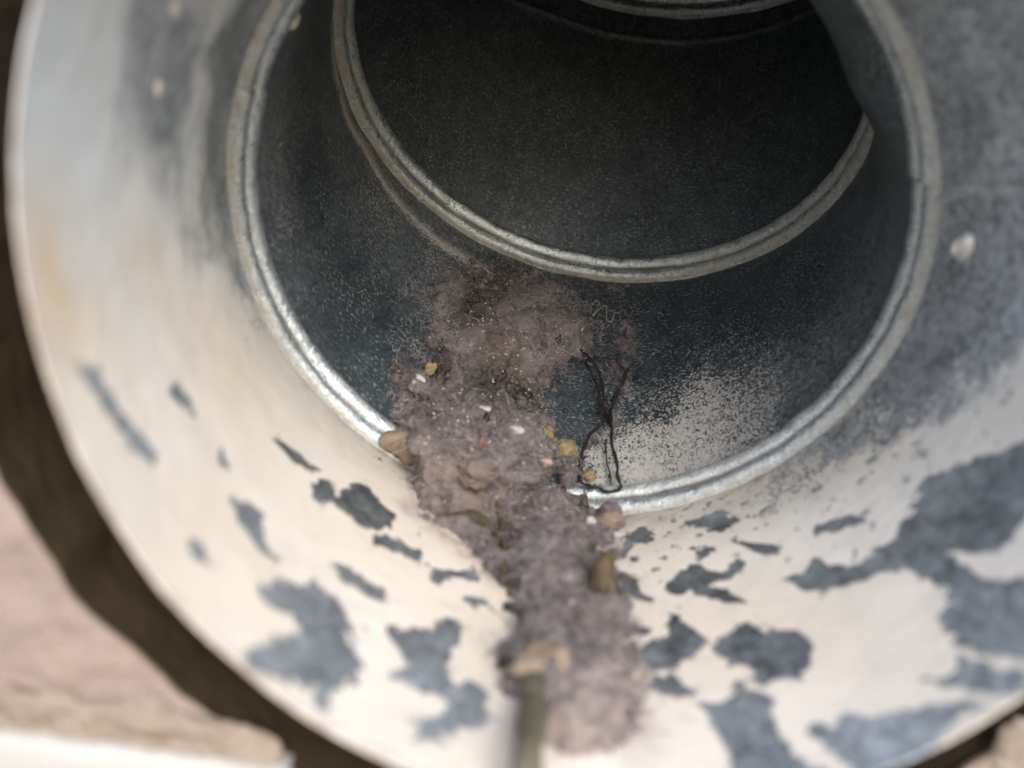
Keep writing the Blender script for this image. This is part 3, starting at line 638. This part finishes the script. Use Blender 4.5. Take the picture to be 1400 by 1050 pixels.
# crumbly grains held in the lint
bm = bmesh.new(); bmesh.ops.create_icosphere(bm, subdivisions=1, radius=1.); IV = np.array([v.co[:] for v in bm.verts]); IF = np.array([[v.index for v in f.verts] for f in bm.faces]); bm.free()
M_GRN = fibre_mat('lint_grain', (.10, .075, .06), (.42, .37, .34))
M_GRN.node_tree.nodes['Noise Texture'].inputs['Scale'].default_value = 1500
GV = []; GF = []
for i in range(2600):
    j = rng.randint(len(co)); r = rng.uniform(.07, .26)*(1.3 if rng.rand() < .12 else 1)
    GF.append(IF+len(GV)*len(IV)); GV.append(co[j]+no[j]*r*.2+(IV*(1+.5*(rng.rand(len(IV), 1)-.5)))*r*rng.uniform(.6, 1.3, 3))
o = mesh_obj('lint_grains', np.vstack(GV), np.vstack(GF), M_GRN, clump); o['kind'] = 'stuff'
# fibres and dust strewn on the metal round the head of the clump
paths = []; rad = []
for i in range(9000):
    q = rng.rand()*1.7
    if q < .6: px, py = 690+rng.randn()*75, 395+rng.randn()*26
    elif q < .8: px, py = 835+rng.randn()*30, 455+rng.randn()*45
    elif q < 1.: px, py = 590+rng.randn()*30, 470+rng.randn()*60
    else:
        a_ = rng.randint(6, len(OUT)-3); w_ = rng.rand(); px, py = OUTA[a_]*w_+OUTA[a_+1]*(1-w_)+rng.randn(2)*7
    p = on_duct(2 if py < 650 else 1, px, py, .25) if i % 3 == 0 else p0+rng.randn(3)*[2.5, .8, .8]
    if i % 3 == 0: p0 = p.copy()
    d = unit(rng.randn(3)*[1, .6, .5]); L = rng.gamma(2., .8); pts = [p]
    for s_ in range(5): d = unit(d+rng.randn(3)*.5); p = p+d*L/5; pts.append(p)
    paths.append(pts); rad.append(.02+.018*rng.rand())
V, F_ = tubes(paths, rad); o = mesh_obj('stray_fibres', V, F_, M_FIB)
# ragged bits along the edge of the clump
o['kind'] = 'stuff'; tag(o, 'thin loose fibres strewn over the dark metal round the head of the lint clump', 'fibres')

# ---- grit, chips and leaf pieces
M_OCH = simple('ochre_crumb', (.13, .10, .05), (.30, .24, .135), 900, .8, .0004)
M_BEI = simple('beige_crumb', (.19, .145, .11), (.34, .27, .205), 700, .85, .0004)
M_WHT = simple('white_chip', (.28, .27, .265), (.46, .45, .44), 900, .6, .0002)
M_OLI = simple('olive_leaf', (.028, .023, .011), (.07, .058, .028), 500, .6, .0003)
M_TWG = simple('twig_bark', (.07, .065, .045), (.16, .145, .10), 500, .85, .0004)
M_TAN = simple('tan_chip', (.12, .095, .07), (.26, .205, .15), 350, .9, .0006)
M_RED = simple('red_bit', (.28, .04, .03), (.38, .06, .04), 500, .6, .0001)
M_BRN = simple('husk_and_gap_brown', (.028, .02, .011), (.085, .062, .033), 400, .7, .0004)
M_BLK = simple('bit_and_gap_black', (.008, .008, .008), (.02, .018, .018), 500, .5, .0001)
from mathutils.bvhtree import BVHTree
bvh = BVHTree.FromPolygons([Vector(p) for p in co], [tuple(int(i) for i in f) for f in F], all_triangles=False)
def on_clump(px, py, sink=0.):
    d = Vector(((px-CX)/FPX, 1., (CY-py)/FPX)); h = bvh.ray_cast(Vector((0, 0, 0)), d.normalized())
    p = np.array(h[0]) if h[0] is not None else (on_duct(2 if py < 655 else 1, px, py))
    return p+unit(p)*sink
def crumb(name, P, r, m, parent=None, sq=(1, 1, 1), seed=0, lumps=.28, rot=None):
    bm = bmesh.new(); bmesh.ops.create_icosphere(bm, subdivisions=3, radius=1.)
    V = np.array([v.co[:] for v in bm.verts]); Fc = np.array([[v.index for v in f.verts] for f in bm.faces]); bm.free()
    k_ = np.array([1+lumps*mn.fractal(Vector(v)*1.1+Vector((seed*3.1, seed, 2)), .8, 2., 4) for v in V])
    V = V*k_[:, None]*np.array(sq)
    if rot is not None: V = V @ np.array(Matrix.Rotation(rot, 3, 'Y')).T
    return mesh_obj(name, V*r+P, Fc, m, parent)
grit = [  # px, py, radius px, material, squash, rotation, label
 (546,616,27,M_TAN,(1,.9,.85),0,'beige dirt lump resting on the first joint at the left edge of the lint clump','dirt lump'),
 (747,592,11,M_OCH,(1,.9,.9),0,'ochre crumb topmost on the right flank of the lint clump','crumb'),
 (758,606,9,M_OCH,(1,.9,.8),0,'small ochre crumb between the two larger crumbs beside the lint clump','crumb'),
 (775,616,18,M_OCH,(1.1,.9,.8),.1,'largest ochre crumb, right of the lint clump','crumb'),
 (805,654,9,M_OCH,(1,1,.9),0,'yellow crumb caught inside the foot of the black thread loop','crumb'),
 (588,508,13,M_OCH,(.75,.7,1.1),.3,'golden brown crumb above the white chip on the left shoulder of the lint clump','crumb'),
 (575,518,6.5,M_WHT,(1.2,.8,.7),.5,'white chip beside the golden brown crumb on the lint clump','chip'),
 (808,712,7,M_WHT,(1,.8,.9),0,'round white grain at the foot of the first joint right of the lint clump','grain'),
 (844,731,8,M_WHT,(1.2,.8,.7),.2,'white grain on the cream paint below the broken end of the first joint','grain'),
 (832,712,20,M_TAN,(1.1,.7,.7),0,'crumbly beige dirt against the first joint at the right edge of the lint clump','dirt lump'),
 (826,795,24,M_BRN,(.8,.8,1.6),.08,'olive brown husk standing in the right side of the lint clump','husk'),
 (742,905,31,M_TAN,(1.5,.6,.75),-.1,'blurred tan chip lying across the foot of the lint clump above the twig','chip')]
for i, (px, py, r, m_, sq, ro, lb, ct) in enumerate(grit):
    on_c = edge_d(px, py) > -12
    P = on_clump(px, py, -.15) if (on_c and px not in (805,)) else on_duct(2 if py < 690 else 1, px, py, .4)
    if px == 546: P = J1.at(np.array(find(1, 546, 616)[0]), 1.5, 2.6)
    if px == 742: P = on_clump(px, py, .9)
    if px == 826: P = on_clump(px, py, .6)
    o = crumb(ct.replace(' ', '_'), P, r*P[1]/FPX, m_, None, sq, i+1, .45, ro); tag(o, lb, ct)
for i in range(60):     # tiny flecks that belong to the lint
    px = r2.uniform(560, 830); py = r2.uniform(380, 760)
    if edge_d(px, py) < 6: continue
    P = on_clump(px, py, 0); m_ = r2.choice([M_WHT, M_BEI, M_OCH, M_BLK, M_BEI])
    crumb('fleck_or_gap_shade', P, r2.uniform(1., 2.4)*P[1]/FPX, m_, clump, (1.2, .8, .8), i+20, .4, r2.uniform(0, 3))
for px, py, r, m_, sq, ro in ((658,607,4.5,M_RED,(1.3,.7,.8),0),(663,559,7,M_WHT,(1.3,.8,.6),0),(706,588,8,M_WHT,(1.3,.8,.7),.2),(745,632,9,M_BEI,(1.2,.8,.9),0),(762,466,5,M_BLK,(.7,.7,1.5),.4),(665,572,6,M_BLK,(.8,.8,1.2),0),(549,515,4,M_BLK,(.6,.6,2.2),0),(700,838,12,M_BLK,(.8,.6,1.3),-.4),(697,815,8,M_BRN,(.5,.5,2.2),.1),(692,752,10,M_BRN,(.6,.5,1.8),-.3),(688,722,9,M_BRN,(.6,.5,2.),.2),(688,790,9,M_BRN,(.5,.6,2.6),.1),(760,697,8,M_BEI,(1,.8,1),0),(800,690,9,M_BRN,(.6,.6,2.),0.),(682,702,8,M_BRN,(.6,.6,2.),-.1)):
    P = on_clump(px, py, .1); crumb('fleck_or_gap_shade', P, r*P[1]/FPX, m_, clump, sq, int(px), .4, ro)  # long brown and black slivers left of the trunk paint its shaded gap
# curled leaf piece under the left lobe
def leaf(name, pts, wid, m, label, lift, curl=.5):
    C = [on_clump(px, py, lift) if edge_d(px, py) > 0 else on_duct(1, px, py, 1.6) for px, py in pts]; C = np.array(C); n = len(C); V = []
    cam_up = np.array([0, 0, 1.])
    for rr in (0, 1):
        for j in range(7):
            s_ = (j/6-.5)*2; w_ = np.array([wid*math.sin(math.pi*min(max(i/(n-1), .04), .97))**.7 for i in range(n)])
            V.append(C+cam_up*(w_*s_)[:, None]+np.array([0, 1, 0])*(curl*(s_*s_)*w_)[:, None]+np.array([0, .18*rr, 0]))
    V = np.array(V); nf = 7; idx = lambda r_, j, i: (r_*nf+j)*n+i; Fl = []
    for j in range(nf-1):
        for i in range(n-1):
            Fl.append([idx(0, j, i), idx(0, j, i+1), idx(0, j+1, i+1), idx(0, j+1, i)]); Fl.append([idx(1, j, i), idx(1, j+1, i), idx(1, j+1, i+1), idx(1, j, i+1)])
    for i in range(n-1):
        Fl.append([idx(0, 0, i), idx(1, 0, i), idx(1, 0, i+1), idx(0, 0, i+1)]); Fl.append([idx(0, 6, i), idx(0, 6, i+1), idx(1, 6, i+1), idx(1, 6, i)])
    return tag(mesh_obj(name, V.reshape(-1, 3), np.array(Fl), m), label, 'leaf')
leaf('leaf_piece', [(603+88*i/9, 712+34*i/9+4*math.sin(i)) for i in range(10)], 1.8, M_OLI, 'dark olive dry leaf piece poking out under the left lobe of the lint clump', -.7)
# stalk coming towards the mouth
C = []
for i in range(14):
    q = i/13; px = 728-8*q+3*math.sin(q*7); py = 925+190*q; S = on_duct(1, px, min(py, 1045)); 
    d_ = np.array([(px-CX)/FPX, 1, (CY-py)/FPX]); C.append(d_*(S[1]-4-6*q))
V, F_ = tubes([C], [[1.45*(1-.15*i/13)+.12*math.sin(i*1.7) for i in range(14)]], 12)
tag(mesh_obj('twig', V, F_, M_TWG), 'dark grey green dry stalk reaching out of the foot of the lint clump', 'twig')

# ---- black thread loop
def smooth_path(P, sub=8):
    P = np.array(P); n = len(P); out = []
    for i in range(n-1):
        p0 = P[max(i-1, 0)]; p1 = P[i]; p2 = P[i+1]; p3 = P[min(i+2, n-1)]
        for s_ in range(sub):
            t = s_/sub; out.append(.5*((2*p1)+(-p0+p2)*t+(2*p0-5*p1+4*p2-p3)*t*t+(-p0+3*p1-3*p2+p3)*t**3))
    out.append(P[-1]); return np.array(out)
M_THR = simple('black_thread', (.006, .006, .006), (.02, .02, .02), 1500, .7, .0002)
thread = empty('black_thread', 'twisted black thread hanging in a crossed loop from the right side of the lint clump', 'thread')
STR = [([(787,472),(797,480),(806,491),(819,514),(824,534),(827,560),(831,578)], 2.4, 1.),
       ([(798,490),(811,514),(819,537),(820,560),(826,574)], 2.0, .7),
       ([(809,489),(820,488),(832,490),(845,495),(852,506)], 1.6, .8),
       ([(859,504),(856,514),(851,523),(843,537),(836,556),(829,574),(814,589),(800,606),(796,626),(792,649)], 2.2, 1.15),
       ([(790,650),(797,660),(810,665),(826,670),(840,671),(847,667),(846,655),(842,636),(837,606),(834,578),(836,560),(845,532)], 3.0, 1.05),
       ([(797,626),(790,640),(794,652)], 2.0, .8), ([(828,600),(830,629),(834,660)], 1.2, .45)]
paths = []; rad = []
for pl, lift, w_ in STR:
    P = [on_duct(2, px, py) for px, py in pl]; P = [p-unit(p)*lift/.55*(.8+.2*math.sin(i)) for i, p in enumerate(P)]
    P = smooth_path(P, 8); P = P+np.array([[vnoise(np.array(i/3.), np.array(1.+a), 55+a) for a in range(3)] for i in range(len(P))])*.16
    r_ = .31*w_*(1+.22*np.array([math.sin(i*.55+px)+.4*math.sin(i*1.7) for i in range(len(P))]))
    ply = 2
    for s_ in range(ply):
        ang = np.arange(len(P))*.33+s_*math.pi; off = np.stack([np.cos(ang), 0*ang, np.sin(ang)], 1)*.12*w_
        V, F_ = tubes([P+off], [r_*.72], 7); mesh_obj('strand', V, F_, M_THR, thread)
    for i in range(int(len(P)*1.6)):
        p = P[rng.randint(len(P))].copy(); d = unit(rng.randn(3)); pts = [p]; L = rng.gamma(2, .35)
        for _ in range(4): d = unit(d+rng.randn(3)*.5); p = p+d*L/4; pts.append(p)
        paths.append(pts); rad.append(.014)
V, F_ = tubes(paths, rad); o = mesh_obj('thread_fuzz', V, F_, M_THR, thread); o['kind'] = 'stuff'
# lint caught round the thread
sph = []
for i in range(46):
    px, py = r2.choice([(852,470),(858,495),(862,480),(845,510),(838,560),(806,592),(818,582),(850,530),(856,450)]); px += r2.gauss(0, 5); py += r2.gauss(0, 9)
    P = on_duct(2, px, py); P = P-unit(P)*r2.uniform(.3, 1.8); sph.append((P, r2.uniform(.2, .5), (1, .8, 1)))
co2, no2, F2 = blob_mesh(sph, .22, .35, .9)
tuft = empty('lint_tuft', 'small wispy tuft of grey lint caught on the upper right bend of the black thread', 'lint tuft')
mesh_obj('tuft_body', co2, F2, M_LINT, tuft, attrs={'tan': np.zeros(len(co2)), 'dark': np.full(len(co2), .35)})
paths = []; rad = []
for i in range(2600):
    j = rng.randint(len(co2)); p = co2[j].copy(); d = unit(no2[j]*.5+rng.randn(3)*.8); L = rng.gamma(2., .7); pts = [p]
    for s_ in range(4): d = unit(d+rng.randn(3)*.5); p = p+d*L/4; pts.append(p)
    paths.append(pts); rad.append(.014)
V, F_ = tubes(paths, rad); o = mesh_obj('tuft_fibres', V, F_, M_FIB, tuft); o['kind'] = 'stuff'
o = crumb('black_speck', on_duct(2, 855, 462, 1.2), 6*.125, M_BLK, tuft, (.6, .6, 1.5), 3, .4, .1)
# curly pale hair
M_HAIR = fibre_mat('pale_hair', (.55, .53, .48), (.7, .68, .62))
H_ = [(808,434),(809,424),(814,416),(819,419),(817,428),(811,436),(816,432),(824,424),(829,423),(830,434),(832,444),(837,445),(839,436),(844,431),(847,435)]
P = smooth_path([on_duct(2, *p, 1.2) for p in H_], 6); V, F_ = tubes([P], [.045], 5)
tag(mesh_obj('curly_hair', V, F_, M_HAIR), 'fine pale curly hair on the dark metal right of the head of the lint clump', 'hair')
